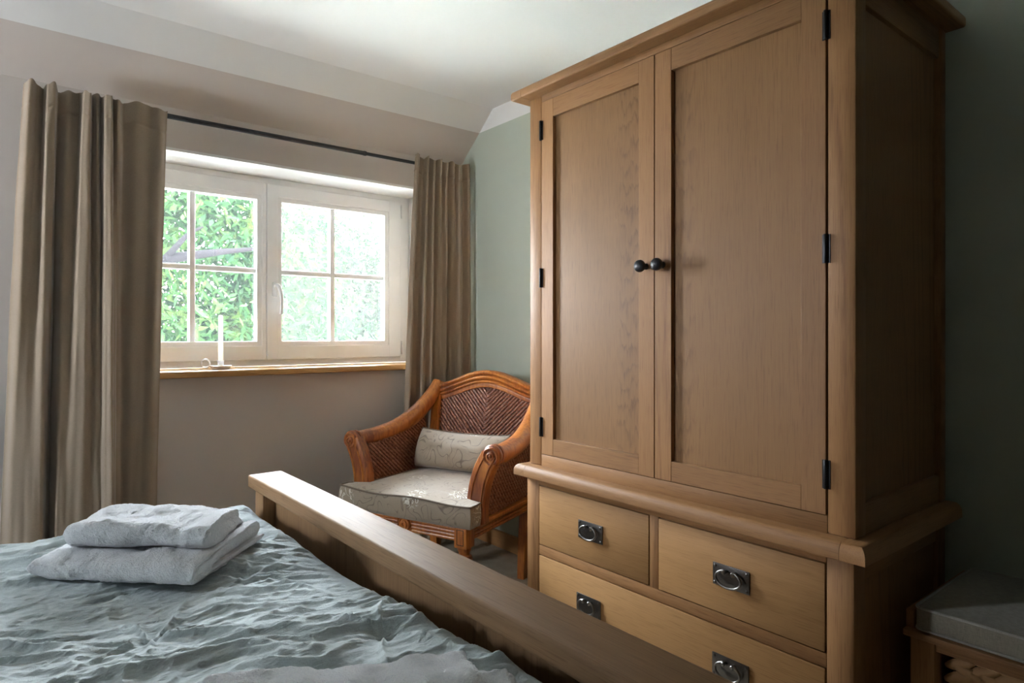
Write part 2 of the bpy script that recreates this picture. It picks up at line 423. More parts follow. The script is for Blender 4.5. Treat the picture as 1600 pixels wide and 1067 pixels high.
# slope: a slightly rounded lower part in the wall colour, upper band in the ceiling white
prof = [(D, ZK-.012), (D-.012, ZK), (3.0, 2.117), (2.955, 2.150), (2.915, 2.182), (YP, ZP)]
b = BM(); rows = []
for x in (XL-.2, W+.2): rows.append([b.verts.new((x, y, z)) for y, z in prof]+[b.verts.new((x, YP+.1, ZP+.2)), b.verts.new((x, D+.1, ZP+.2))])
m = len(rows[0])
for j in range(m): b.faces.new((rows[0][j], rows[0][(j+1) % m], rows[1][(j+1) % m], rows[1][j]))
b.faces.new(rows[0]); b.faces.new(rows[1][::-1]); bmesh.ops.recalc_face_normals(b, faces=b.faces)
st('slope', b, TAUPE, north, smooth=True)
st('slope_upper_band', slab(YP, ZP, YC, ZC), WHITE, north, label='white painted upper band of the slope')
# white lining of the recess
b = BM()
box(b, RX0-.001, RX1+.001, D-.0005, D+.35, RZ1-.002, RZ1+.01); box(b, RX0-.01, RX0+.002, D-.0005, D+.35, RZ0-.03, RZ1); box(b, RX1-.002, RX1+.01, D-.0005, D+.35, RZ0-.03, RZ1)
st('window_recess', b, WHITE, north, label='white painted window recess')
b = one(W, W+.2, YB-.2, D+.4, 0, ZP, 0); east = st('wall_right', b, GREEN)
st('upper_wall_band', one(W, W+.2, YB-.2, D+.4, ZP, ZC+.2, 0), WHITE, east, label='white painted strip above the green')
b = BM()
WY0, WY1, WZ0, WZ1 = 2.30, 2.70, 1.08, 1.80
box(b, XL-.2, XL, YB-.2, WY0, 0, 2.5); box(b, XL-.2, XL, WY1, D+.4, 0, 2.5); box(b, XL-.2, XL, WY0, WY1, 0, WZ0); box(b, XL-.2, XL, WY0, WY1, WZ1, 2.5)
st('wall_left', b, plaster('fill_cutting_sage', (.24, .26, .22), .7))  # unseen wall, its green darkened to cut fill light on the right
st('wall_back', one(XL-.2, W+.2, YB-.2, YB, 0, 2.5, 0), plaster('bounce_cutting_dark_sage', (.10, .115, .09), .7))  # unseen wall, coloured nearly black to soak up bounced light
BASEB = oak('skirting_oak', 1, (.42, .21, .08), (.2, .09, .03), .35)
st('baseboard_right', one(W-.018, W-.0005, YB, D, 0, .085, .003), BASEB)
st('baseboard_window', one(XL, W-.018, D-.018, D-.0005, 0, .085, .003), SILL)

# window
win = thing('window_1', (1.085, RY, RZ0), kind='structure')
def frame_rect(bm, x0, x1, z0, z1, y0, y1, wl_, wr, wb_, wt, bev=.003):
    box(bm, x0, x0+wl_, y0, y1, z0, z1, bev); box(bm, x1-wr, x1, y0, y1, z0, z1, bev)
    box(bm, x0+wl_-.003, x1-wr+.003, y0, y1, z0, z0+wb_, bev); box(bm, x0+wl_-.003, x1-wr+.003, y0, y1, z1-wt, z1, bev)
b = BM(); frame_rect(b, RX0+.002, RX1-.002, RZ0, RZ1-.002, RY+.012, RY+.07, .062, .062, .036, .034)
st('window_frame', b, UPVC, win)
YG = RY+.045
def sash(x0, x1, gx0, gx1, bx, mat_g, handle):
    z0, z1, gz0, gz1, hb = .985, 1.862, 1.078, 1.776, 1.4265
    b = BM()
    frame_rect(b, x0, x1, z0, z1, RY, RY+.06, gx0-.022-x0, x1-gx1-.022, gz0-.022-z0, z1-gz1-.022, .004)
    s = st('sash', b, UPVC, win)
    b = BM(); frame_rect(b, gx0-.024, gx1+.024, gz0-.024, gz1+.024, RY+.006, RY+.055, .024, .024, .024, .024, .003)
    st('glazing_bead', b, UPVC, s)
    b = BM(); box(b, bx-.0125, bx+.0125, RY+.022, RY+.06, gz0-.005, gz1+.005, .004); st('glazing_bar', b, UPVC, s)
    b = BM(); box(b, gx0-.005, bx-.0125, RY+.024, RY+.058, hb-.0125, hb+.0125, .004); st('glazing_bar', b, UPVC, s)
    b = BM(); box(b, bx+.0125, gx1+.005, RY+.024, RY+.058, hb-.0125, hb+.0125, .004); st('glazing_bar', b, UPVC, s)
    for (a, c) in ((gx0, bx-.0125), (bx+.0125, gx1)):
        for (e, f) in ((gz0, hb-.0125), (hb+.0125, gz1)):
            st('pane', one(a-.002, c+.002, YG, YG+.003, e-.002, f+.002, 0), mat_g, s)
    return s
sL = sash(.345, 1.0655, .447, 1.021, .733, GLASS, False)
sR = sash(1.0685, 1.815, 1.143, 1.717, 1.4185, HAZY, True)
b = BM(); box(b, 1.092, 1.116, RY-.012, RY+.001, 1.30, 1.372, .005)
lathe(b, [(.009, 0), (.009, .03)], Matrix.Translation((1.104, RY-.01, 1.352)) @ Matrix.Rotation(PI/2, 4, 'X'), 12)
pts = spline([(1.104, RY-.036, 1.356), (1.112, RY-.047, 1.345), (1.121, RY-.05, 1.31), (1.124, RY-.05, 1.26), (1.121, RY-.048, 1.212)], 16)
sweep(b, pts, circ(.0085, 10, .007), (0, 1, 0))
st('window_handle', b, ENAMEL, win, smooth=True, label='white curved window handle')
for z in (1.77, 1.0):
    b = BM(); lathe(b, [(.006, 0), (.006, .075)], Matrix.Translation((1.822, RY-.003, z)), 12); st('hinge', b, UPVC, win, smooth=True)
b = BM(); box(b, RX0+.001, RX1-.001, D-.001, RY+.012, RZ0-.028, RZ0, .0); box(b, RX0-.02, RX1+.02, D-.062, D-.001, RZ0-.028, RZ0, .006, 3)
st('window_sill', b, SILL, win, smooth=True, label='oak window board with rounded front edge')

win2 = thing('window_2', (XL-.14, 2.4, WZ0), kind='structure')
b = BM()
for (a_, c_, e_, f_) in ((WY0, WY0+.06, WZ0, WZ1), (WY1-.06, WY1, WZ0, WZ1), (WY0, WY1, WZ0, WZ0+.06), (WY0, WY1, WZ1-.06, WZ1), (WY0, WY1, 1.43, 1.45)): box(b, XL-.17, XL-.11, a_, c_, e_, f_, .003)
st('window_frame', b, UPVC, win2)
st('pane', one(XL-.145, XL-.14, WY0+.05, WY1-.05, WZ0+.05, WZ1-.05, 0), GLASS, win2)

# curtain rod
rod = thing('curtain_rod', (1.07, D-.09, 2.006), 'thin black metal curtain rod above the window', 'curtain rod')
b = BM(); sweep(b, [(.14, D-.09, 2.006), (1.45, D-.09, 2.006)], circ(.0105, 16)); obj('rod_tube', b, BLACK, rod, smooth=True)
b = BM(); sweep(b, [(1.44, D-.09, 2.006), (2.07, D-.09, 2.006)], circ(.0085, 16)); sweep(b, [(1.436, D-.09, 2.006), (1.446, D-.09, 2.006)], circ(.012, 16)); obj('inner_rod_tube', b, BLACK, rod, smooth=True)
for x in (.20, 2.03):
    b = BM(); sweep(b, [(x, D-.085, 1.997), (x, D-.002, 1.985)], circ(.006, 10)); box(b, x-.012, x+.012, D-.005, D-.0006, 1.96, 2.01, .001); obj('bracket', b, BLACK, rod, smooth=True)

# curtains: each a sheet through hand placed folds; columns are (x at top, x at bottom, depth at top, depth at bottom)
def curtain(folds, ztop, zbot, y0, label, seed, header=.085, n_s=300, n_t=190):
    F = np.array(folds, float); k = len(F); rs = np.random.RandomState(seed)
    s = np.linspace(0, k-1, n_s); i = np.minimum(s.astype(int), k-2); f = s-i
    e = f*f*(3-2*f)
    def col(c): return F[i, c]*(1-e)+F[i+1, c]*e
    def lin(c): return F[i, c]*(1-f)+F[i+1, c]*f
    xt, xb, dt, db = lin(0), lin(1), col(2), col(3)
    t = (np.linspace(0, 1, n_t)**1.7)[:, None]; te = t**.8
    X = xt*(1-te)+xb*te; Dp = dt*(1-te)+db*te
    ker = np.hanning(9); ker /= ker.sum()
    Dp = np.apply_along_axis(lambda v: np.convolve(np.pad(v, 4, 'edge'), ker, 'valid'), 1, Dp)
    Dp = Dp+.002*perlin(s[None, :]*1.3+seed*7, t*9+s[None, :]*.2)
    zt = ztop+.006*np.sin(s*1.7)*1.0+.008*perlin(s*1.1+seed, s*0)
    Z = zt*(1-t)+zbot*t
    hd = np.abs((zt-Z)-header)
    Dp = Dp-.005*np.exp(-(hd/.004)**2)
    X = X+.002*perlin(s[None, :]*.9+3, t*6+1)
    V = np.stack([X, y0-Dp, Z], -1)
    o = grid_obj('curtain', V-np.array([X.mean(), y0, 0]), CURTAIN)
    o.location = (X.mean(), y0, 0)
    md = o.modifiers.new('cloth thickness', 'SOLIDIFY'); md.thickness = .0025; md.offset = 1
    tag(o, label, 'curtain', 'linen curtains at the window'); return o
def ux(u, y=2.92):
    t = (u-800)/1013; S, K = math.sin(YAW), math.cos(YAW); return y*(S+t*K)/(K-t*S)
tu = [38, 48, 60, 69, 75, 84, 91, 110, 126, 131, 139, 144, 152, 158, 163, 171, 176, 184, 193, 215, 235, 250, 262]
bu = [-6, 12, 30, 44, 60, 71, 76, 83, 95, 110, 125, 140, 150, 156, 163, 170, 176, 180, 190, 202, 215, 230, 243]
dt_ = [.0, .05, .015, .0, .05, .055, .0, .02, .0, .05, .055, .005, .035, .01, .06, .06, .005, .035, .01, .035, .012, .03, .01]
db_ = [.0, .03, .05, .06, .05, -.02, -.03, .05, .055, .045, .05, .055, .05, .055, .065, .085, .08, .01, .0, .01, .025, .035, .01]
curtain([(ux(a), ux(b_), c*1.25, d*1.25-.02) for a, b_, c, d in zip(tu, bu, dt_, db_)], 2.018, .02, D-.105, 'long beige linen curtain left of the window, wider and darker of the two', 1)
ru = [645, 650, 656, 661, 666, 671, 676, 681, 686, 691, 696, 701, 706, 711, 716, 722, 729, 735]
rb = [620, 625, 634, 640, 646, 653, 661, 668, 673, 680, 688, 694, 699, 706, 714, 722, 730, 737]
rdt = [.035, .04, .0, .012, .032, .0, .03, .0, .032, .0, .03, .0, .03, .0, .03, .004, .028, .004]
rdb = [.03, .055, .01, .02, .07, .05, .075, .01, .02, .06, .05, -.01, .0, .055, .05, .01, .035, .0]
curtain([(ux(a, 2.93), ux(b_, 2.93), c, d) for a, b_, c, d in zip(ru, rb, rdt, rdb)], 2.035, .02, D-.105, 'narrow pleated beige linen curtain behind the armchair', 4, n_s=260)

# candle holder and candle on the sill
cx, cy, cz = .805, 3.085, RZ0
ch = thing('candlestick', (cx, cy, cz), 'small white enamel chamberstick with a ring handle on the window sill', 'candle holder')
b = BM(); lathe(b, [(.0, .002), (.034, .001), (.040, .006), (.047, .017), (.0455, .0175), (.038, .009), (.0, .006)], Matrix.Translation((cx, cy, cz)), 32); obj('dish', b, ENAMEL, ch, smooth=True)
b = BM(); lathe(b, [(.013, .004), (.012, .014), (.0125, .034), (.016, .038), (.016, .041), (.0115, .041), (.0115, .02)], Matrix.Translation((cx, cy, cz)), 24); obj('candle_socket', b, ENAMEL, ch, smooth=True)
b = BM(); hx, hy = cx-.052, cy+.042
rpts = [(hx+.0185*math.cos(2*PI*i/28)*.78, hy-.0185*math.cos(2*PI*i/28)*.62, cz+.026+.0185*math.sin(2*PI*i/28)) for i in range(28)]
sweep(b, rpts, circ(.004, 8), (.62, .78, 0), closed=True); obj('ring_handle', b, ENAMEL, ch, smooth=True)
cd = thing('candle', (cx, cy, cz+.021), 'white taper candle standing in the enamel holder on the sill', 'candle')
b = BM(); lathe(b, [(.0105, 0), (.0105, .03), (.0095, .215), (.007, .222), (.002, .2235)], Matrix.Translation((cx, cy, cz+.0205)), 20); obj('wax', b, WAX, cd, smooth=True)
b = BM(); sweep(b, [(cx, cy, cz+.243), (cx+.001, cy, cz+.258), (cx+.003, cy, cz+.268)], circ(.0016, 6)); obj('wick', b, WICK, cd, smooth=True)

# ------------------------------------------------------------ wardrobe
XF = 1.5; YR, YLf = .644, 1.764; XB = 2.055
wd = thing('wardrobe', (1.78, 1.2, 0), 'large oak double wardrobe with three drawers below, against the green wall', 'wardrobe')
def wp(name, x0, x1, y0, y1, z0, z1, g, bev=.0025, parent=None, label=None):
    return obj(name, one(x0, x1, y0, y1, z0, z1, bev), OAK[g] if isinstance(g, int) else g, parent or wd, smooth=True, label=label)
ZD0, ZD1 = .695, 1.921
# upper posts, rails, sides
wp('corner_post', XF, XF+.055, YR, .708, .652, 1.945, 2, .006); wp('corner_post', XF, XF+.055, 1.701, YLf, .652, 1.945, 2, .006)
wp('corner_post', 2.018, XB, YR, YR+.05, .652, 1.945, 2); wp('corner_post', 2.018, XB, YLf-.05, YLf, .652, 1.945, 2)
wp('top_rail', XF+.001, XF+.03, .708, 1.701, ZD1+.002, 1.945, 1, .001); wp('bottom_rail', XF+.001, XF+.03, .708, 1.701, .652, ZD0-.002, 1, .001)
for ys, s in ((YR, 1), (YLf, -1)):
    y1 = ys+s*.004; y2 = ys+s*.026
    wp('side_rail', XF+.055, 2.018, y1, y2, 1.865, 1.945, 0); wp('side_rail', XF+.055, 2.018, y1, y2, .652, .725, 0)
    wp('side_panel', XF+.053, 2.019, ys+s*.016, ys+s*.024, .72, 1.87, 2, 0)
wp('back_panel', XB-.012, XB-.004, YR+.045, YLf-.045, .66, 1.94, 2, 0)
wp('gap_shade_sheet', XF+.033, XF+.04, .70, 1.71, .655, 1.94, DARK, 0)  # added dark sheet behind the doors, paints the shade in their gaps
# cornice: rounded moulding, three boards with a joint line near the corner
def moulding(name, z0, z1, xf, y0, y1, xb, rt, rb, joint=.055):
    """front board, two corner blocks and returns; profile rounds at the outer edge"""
    def sec(w):   # outer edge at +w side
        h = z1-z0
        pts = [(0, 0), (w-rb, 0)]
        for i in range(1, 5): t = PI/2*i/4; pts.append((w-rb+rb*math.sin(t), rb-rb*math.cos(t)))
        for i in range(1, 7): t = PI/2*i/6; pts.append((w-rt*.7+rt*.7*math.cos(t), h-rt+rt*math.sin(t)))
        pts.append((0, h)); return pts
    def prism(secs, y0_, y1_):
        b = BM(); A = [b.verts.new((xb_ - a if False else 0, 0, 0)) for a in ()]
        return b
    wq = .09
    S = sec(wq)
    def front(ya, yb, nm):
        b = BM(); A = [b.verts.new((xf+wq-a, ya, z0+h)) for a, h in S]; B = [b.verts.new((xf+wq-a, yb, z0+h)) for a, h in S]
        n = len(S)
        for i in range(n): b.faces.new((A[i], A[(i+1) % n], B[(i+1) % n], B[i]))
        b.faces.new(A); b.faces.new(B[::-1]); bmesh.ops.recalc_face_normals(b, faces=b.faces)
        return obj(nm, b, OAK[1], wd, smooth=True)
    front(y0+joint+.001, y1-joint-.001, name)
    for yy, s in ((y0, 1), (y1, -1)):
        b = BM()
        path_x = (xf, xf+.0)
        # return board along x, with corner block included as a mitred profile
        A = [b.verts.new((xf+wq-a if False else xf+(wq-a) if False else xf, yy, z0)) for a in ()]
        ring0, ring1 = [], []
        for a, h in S:
            ring0.append(b.verts.new((xf+.0+(wq-a)*1.0, yy+s*joint, z0+h)))      # joint section, faces -x
        for a, h in S:
            o_ = wq-a
            ring1.append(b.verts.new((xf+min(o_, wq), yy+s*min(o_, joint), z0+h)))  # mitre at the corner
        ring2 = [b.verts.new((xb, yy+s*min(wq-a, joint), z0+h)) for a, h in S]
        n = len(S)
        for R0, R1 in ((ring0, ring1), (ring1, ring2)):
            for i in range(n): b.faces.new((R0[i], R0[(i+1) % n], R1[(i+1) % n], R1[i]))
        b.faces.new(ring0); b.faces.new(ring2[::-1]); bmesh.ops.recalc_face_normals(b, faces=b.faces)
        obj(name+'_return', b, OAK[0], wd, smooth=True)
    b = one(xf+.07, xb, y0+.05, y1-.05, z0+.003, z1-.0005, 0)
    obj(name+'_board', b, OAK[1], wd)
moulding('cornice', 1.945, 1.978, XF-.048, .598, 1.812, 2.06, .015, .006)
moulding('ledge', .612, .652, XF-.045, .606, 1.800, 2.06, .026, .003)
# lower chest
XG = XF-.006; Y0, Y1 = .645, 1.772
wp('corner_post', XG, XG+.06, Y0, .708, 0, .612, 2, .006); wp('corner_post', XG, XG+.06, 1.708, Y1, 0, .612, 2, .006)
wp('corner_post', 2.0, XB, Y0, Y0+.05, 0, .612, 2); wp('corner_post', 2.0, XB, Y1-.05, Y1, 0, .612, 2)
wp('chest_rail', XG+.002, XG+.03, .708, 1.708, .586, .612, 1, .001); wp('chest_rail', XG+.002, XG+.03, .708, 1.708, .344, .377, 1, .001)
wp('chest_stile', XG+.002, XG+.03, 1.189, 1.220, .377, .586, 2, .001); wp('chest_rail', XG+.002, XG+.03, .708, 1.708, .07, .118, 1, .001)
for ys, s in ((Y0, 1), (Y1, -1)):
    wp('side_panel', XG+.06, 2.0, ys+s*.012, ys+s*.02, .09, .61, 2, 0); wp('side_rail', XG+.06, 2.0, ys+s*.004, ys+s*.03, .55, .612, 0); wp('side_rail', XG+.06, 2.0, ys+s*.004, ys+s*.03, .07, .14, 0)
wp('gap_shade_sheet', XG+.031, XG+.037, .70, 1.715, .08, .61, DARK, 0)  # added dark sheet behind the drawers, paints the shade in their gaps
# doors
def door(y0, y1, py0, py1, ky, hy, pm):
    b = BM(); xs = XF-.001; xe = XF+.021
    d = obj('door', one(XF+.012, XF+.02, py0-.01, py1+.01, .74, 1.87, 0), pm, wd, label='recessed oak door panel')
    for (a, c) in ((y0, py0), (py1, y1)): obj('stile', one(xs, xe, a, c, ZD0, ZD1, .0012), OAK[2], d)
    for (e, f) in ((ZD0, .752), (1.858, ZD1)): obj('rail', one(xs+.0004, xe, py0, py1, e, f, .0012), OAK[1], d)
    b = BM(); lathe(b, [(.0095, 0), (.0085, .003), (.0055, .006), (.005, .014), (.009, .018), (.0165, .022), (.0185, .028), (.017, .034), (.011, .0385), (.0, .0395)], Matrix.Translation((xs, ky, 1.31)) @ Matrix.Rotation(-PI/2, 4, 'Y'), 24)
    obj('knob', b, IRON, d, smooth=True, label='round dark metal door knob')
    for z in (.789, 1.308, 1.822):
        b = BM(); lathe(b, [(.0042, 0), (.005, .002), (.005, .0645), (.0042, .0665)], Matrix.Translation((xs-.004, hy, z-.033)), 12)
        box(b, xs-.0012, xs+.002, hy-.009, hy+.009, z-.033, z+.033, 0)
        obj('hinge', b, IRON, d, smooth=True)
door(1.2065, 1.6985, 1.264, 1.640, 1.236, 1.6995, DOORP[0])
door(.7105, 1.2035, .769, 1.1455, 1.175, .7092, DOORP[1])
# drawers
def ring_handle(d, y, z):
    x = XG-.001
    b = BM(); box(b, x-.004, x, y-.053, y+.053, z-.029, z+.029, .0012)
    for sy in (-1, 1):
        for sz in (-1, 1): lathe(b, [(.0045, 0), (.004, .002), (.0015, .0035)], Matrix.Translation((x-.0035, y+sy*.046, z+sz*.022)) @ Matrix.Rotation(-PI/2, 4, 'Y'), 10)
    for i in range(2): pass
    obj('handle_plate', b, STEEL, d, smooth=True, label='dark pewter backplate')
    b = BM()
    for sy in (-1, 1): lathe(b, [(.005, 0), (.0045, .006), (.0065, .009), (.0065, .013), (.004, .016)], Matrix.Translation((x-.003, y+sy*.013, z+.014)) @ Matrix.Rotation(-PI/2, 4, 'Y'), 12)
    pts = []
    for i in range(33):
        t = math.radians(116)+math.radians(308)*i/32
        pts.append((x-.013-.004*math.sin(i/32*PI), y+.036*math.cos(t), z-.002+.0215*math.sin(t)))
    sweep(b, pts, circ(.0034, 10), (1, 0, 0))
    obj('handle_ring', b, BRIGHTM, d, smooth=True, label='pewter drop ring of the drawer handle')
def drawer(y0, y1, z0, z1, hs):
    d = obj('drawer', one(XG+.0, XG+.024, y0, y1, z0, z1, .0015), DRAW, wd, smooth=True)
    for y in hs: ring_handle(d, y, (z0+z1)/2+(.0 if z0 > .3 else .012))
drawer(1.2225, 1.7055, .380, .583, [1.455])
drawer(.7105, 1.1865, .380, .583, [.951])
drawer(.7105, 1.7055, .121, .341, [1.463, .953])

# ------------------------------------------------------------ bed
bed = thing('bed', (-.4, 1.2, 0), 'oak bed with a tall footboard and broad flat cap rail', 'bed')
def bp(name, x0, x1, y0, y1, z0, z1, g, bev=.003): return obj(name, one(x0, x1, y0, y1, z0, z1, bev, 3), BOAK[g], bed, smooth=True)
bp('cap_rail', .602, .704, .185, 2.015, .652, .690, 1, .006)
for y in (.215, 1.925): bp('post', .618, .690, y, y+.07, 0, .652, 2)
bp('rail', .630, .680, .285, 1.925, .20, .30, 1, .002)
bp('footboard_panel', .654, .668, .283, 1.927, .29, .653, 2, 0)
for y in (.225, 1.94): bp('side_rail', -1.46, .618, y, y+.03, .22, .36, 0)
bp('headboard_panel', -1.52, -1.49, .29, 1.92, .30, .92, 1, .002)
for y in (.215, 1.925): bp('post', -1.54, -1.47, y, y+.07, 0, 1.0, 2)
bp('headboard_cap', -1.56, -1.46, .185, 2.015, 1.0, 1.035, 1, .006)
obj('slat_base', one(-1.46, .625, .256, 1.938, .30, .335, 0), DARK, bed)
MATT = fabric('mattress_ticking', (.7, .68, .64), (.6, .58, .55), 500)
obj('mattress', one(-1.45, .592, .28, 1.915, .336, .548, .03, 4), MATT, bed, smooth=True)

# duvet: a wrinkled sheet with puckers
def duvet_height(X, Y):
    a = X*.779-Y*.627; c = X*.627+Y*.779          # a: left to right as seen from the foot side, c: away
    a2 = a*.94+c*.34; c2 = -a*.34+c*.94
    wx = .05*perlin(a2*3+5, c2*4+9)+.018*perlin(a2*11, c2*13); wy = .06*perlin(a2*3+15, c2*4+2)+.02*perlin(a2*9+4, c2*11+8)
    A = a2+wx; Cc = c2+wy
    m1 = np.clip(.55+.9*perlin(A*2.2+7, Cc*2.6+3), .1, 1.3)
    h = .018*perlin(A*2.0+1, Cc*3.1+2)
    h = h+.021*m1*ridge(A*1.5+3, Cc*7.0+1, 6)
    h = h+.014*np.clip(.5+perlin(A*4+2, Cc*4+9), .1, 1.2)*ridge(A*3.1+11, Cc*15+4, 6)
    h = h+.0075*ridge(A*6.5+1, Cc*31+2, 5)*np.clip(.5+1.2*perlin(A*5, Cc*6), .15, 1.2)
    h = h+.0018*perlin(A*22, Cc*80)+.0022*ridge(a*26+8, c*22+5, 4)+.0026*ridge(A*12, Cc*62, 4)
    for (px, py, k, amp) in ((.205, 1.205, 7, .016), (.50, .95, 6, .016), (.42, 1.42, 5, .010)):
        dx, dy = X-px, Y-py; r = np.sqrt(dx*dx+dy*dy)+1e-6; th = np.arctan2(dy, dx)
        ray = (1-np.abs(np.sin(th*k/2+1.3*perlin(th*.8+px*9, r*5))))**4
        h = h+amp*ray*np.exp(-r/.13)*np.clip(r/.03, 0, 1)-.016*np.exp(-(r/.022)**2)
    return h
gx = np.concatenate([np.arange(-1.42, -.12, .02), np.arange(-.12, .6001, .0027)])
sv = np.concatenate([np.arange(-.30, .30, .02), np.arange(.30, 1.72, .0030), np.arange(1.72, 2.02, .012)])
Y0d, Y1d, R_ = .20, 1.985, .05
def cross(s):      # arc length to (y, z, normal y, normal z) of the rounded top profile
    L = Y1d-Y0d-2*R_; q = PI*R_/2
    y = np.empty_like(s); z = np.empty_like(s); ny = np.zeros_like(s); nz = np.ones_like(s)
    top = (s >= 0) & (s <= L); y[top] = Y0d+R_+s[top]; z[top] = 0
    for sg, msk, e in ((1, s > L, s-L), (-1, s < 0, -s)):
        t = np.minimum(e, q)/R_; ex = np.maximum(e-q, 0)
        yy = R_*np.sin(t); zz = -R_*(1-np.cos(t))-ex
        y[msk] = (Y1d-R_+yy)[msk] if sg > 0 else (Y0d+R_-yy)[msk]; z[msk] = zz[msk]
        ny[msk] = (sg*np.sin(t))[msk]; nz[msk] = np.cos(t)[msk]
    return y, z, ny, nz
yy, zz, ny, nz = cross(sv)
GX, SV = np.meshgrid(gx, sv, indexing='ij')
H = duvet_height(GX, SV+Y0d+R_)
for _ in range(1): H[1:-1, 1:-1] = (H[1:-1, 1:-1]*4+H[:-2, 1:-1]+H[2:, 1:-1]+H[1:-1, :-2]+H[1:-1, 2:])/8
edge = np.clip((.600-GX)/.05, 0, 1); drop = .022*(1-np.sqrt(1-(1-edge)**2))
Hn = H*np.clip((.600-GX)/.03, .15, 1)
sidefade = np.where(np.abs(ny[None, :]) > .3, .7, 1)
V = np.stack([GX, yy[None, :]+ny[None, :]*Hn*sidefade, .588+zz[None, :]-drop+nz[None, :]*Hn], -1)
V[..., 2] += .012+.030*np.exp(-((GX-.5)/.30)**2)*np.exp(-((yy[None, :]-.70)/.35)**2)
V[..., 2] += .024*np.exp(-((GX-.5)/.28)**2)*np.exp(-((yy[None, :]-.52)/.26)**2)
V[..., 2] += .004*np.clip((yy[None, :]-1.6)/.3, 0, 1)
dv = grid_obj('duvet', V-np.array([-.4, 1.08, .5]), DUVET); dv.location = (-.4, 1.08, .5)
tag(dv, 'crumpled grey green linen duvet spread over the oak bed', 'duvet')

def top_z(x, y): return float(.588+duvet_height(np.array([x]), np.array([y]))[0])

# folded towels
def towel(loc, ang, L, Wd, H, turns, label, seed, group, lobes=1.0, sag=.0, lift=0.):
    t = H/(2*turns); cl = []
    n = 26
    # flattened spiral centreline, outside to inside, starting at the back bottom
    r = H/2-t/2; v0, v1 = H/2, Wd-H/2
    lev = []
    x, k = 0, 0
    cl.append((Wd-.004, -r))
    for i in range(10): cl.append((Wd-.004-(Wd-.004-v0)*(i+1)/10, -r))
    rr = r
    for lap in range(turns):
        for i in range(1, 13):
            a = -PI/2-PI*i/12; cl.append((v0+rr*math.cos(a), rr*math.sin(a)))
        last = lap == turns-1
        for i in range(1, 11): cl.append((v0+(v1-v0)*i/10*(.86 if last else 1), rr))
        if last: break
        r2 = rr-t/2
        for i in range(1, 11):
            a = PI/2-PI*i/10; q = rr-(t*.5)*(i/10); cl.append((v1+q*math.cos(a), q*math.sin(a)))
        rr = rr-t*.5
        for i in range(1, 9): cl.append((v1-(v1-v0)*i/8, -rr))
        rr = rr-.0
        rr = max(rr-t*.5, t*.3)
        cl[-1] = (cl[-1][0], -rr-t*.25)
    P = np.array(cl); d = np.gradient(P, axis=0); d /= np.linalg.norm(d, axis=1)[:, None]+1e-9
    nn = np.stack([-d[:, 1], d[:, 0]], 1); hw = t*.40
    hwv = np.full(len(P), hw); 
    out = np.vstack([P+nn*hwv[:, None], [P[-1]+d[-1]*hw], (P-nn*hwv[:, None])[::-1], [P[0]-d[0]*hw]])
    m = 64; us = np.linspace(0, 1, m); us = .5-.5*np.cos(PI*us)*1.0; us = .35*us+.65*np.linspace(0, 1, m)
    V = np.zeros((m, len(out), 3))
    for i, u in enumerate(us):
        xl = u*L
        e = min(1, (xl+.0005)/(H*.40)); kl = math.sqrt(max(0, 1-(1-e)**2))
        er = min(1, (L-xl)/.012+.0); kr = .93+.07*math.sqrt(max(0, 1-(1-er)**2))
        kh = kl*kr
        wv = out[:, 0]; hv = out[:, 1]
        wsc = (1-.12*(1-kl))
        vv = (wv-Wd/2)*wsc+Wd/2
        V[i, :, 0] = xl - .022*np.clip(np.concatenate([np.linspace(0, 1, len(P)+1), np.linspace(1, 0, len(P)+1)])*1.5-.3, 0, 1)*u**3 + .010*perlin(wv*9+seed, hv*25+seed)*min(1, u*3)
        V[i, :, 1] = vv+.008*perlin(np.full_like(wv, xl*7+seed), hv*8)
        V[i, :, 2] = hv*kh*(1+.10*perlin(np.full_like(wv, xl*6+seed*3), wv*7)*lobes)
    lump = .012*lobes*perlin(V[..., 0]*6+seed*5, V[..., 1]*8)+.006*perlin(V[..., 0]*17+seed, V[..., 1]*15)+.0022*perlin(V[..., 0]*60+seed, V[..., 1]*60)
    top = np.clip((V[..., 2]/(H/2)+.7)/1.4, 0, 1)
    V[..., 2] += lump*top+H/2
    V[..., 2] -= sag*(1-np.clip(V[..., 0]/L*2.2, 0, 1))**2
    V[..., 2] += lift*np.clip(V[..., 1]/Wd, 0, 1)*np.clip(V[..., 0]/L-.3, 0, 1)
    bm = BM(); vs = [[bm.verts.new(p) for p in row] for row in V]; q = len(out)
    for i in range(m-1):
        for j in range(q): bm.faces.new((vs[i][j], vs[i][(j+1) % q], vs[i+1][(j+1) % q], vs[i+1][j]))
    e1 = bm.faces.new(vs[-1]); e0 = bm.faces.new(vs[0][::-1])
    bmesh.ops.triangulate(bm, faces=[e0, e1]); bmesh.ops.recalc_face_normals(bm, faces=bm.faces)
    o = obj('folded_towel', bm, TERRY, smooth='all'); o.location = loc; o.rotation_euler = (0, 0, ang)
    s = o.modifiers.new('soft', 'SUBSURF'); s.levels = 2; s.render_levels = 2
    for nm, sz, st_ in (('pile', .006, .0022), ('lumps', .045, .010)):
        tx = bpy.data.textures.new(nm, 'CLOUDS'); tx.noise_scale = sz; tx.noise_depth = 2
        dm = o.modifiers.new(nm, 'DISPLACE'); dm.texture = tx; dm.strength = st_; dm.mid_level = .5; dm.texture_coords = 'LOCAL'
    tag(o, label, 'towel', group); return o
ta = math.atan2(-.266, .251)
towel((.050, 1.640, .612), ta+.02, .365, .285, .047, 2, 'larger folded white towel lying underneath the other on the bed', 1, 'folded bath towels on the bed', .5, lift=.02)
towel((.112, 1.655, .660), ta+.07, .315, .185, .054, 2, 'thick folded white towel on top of another on the bed', 5, 'folded bath towels on the bed', 1.0)
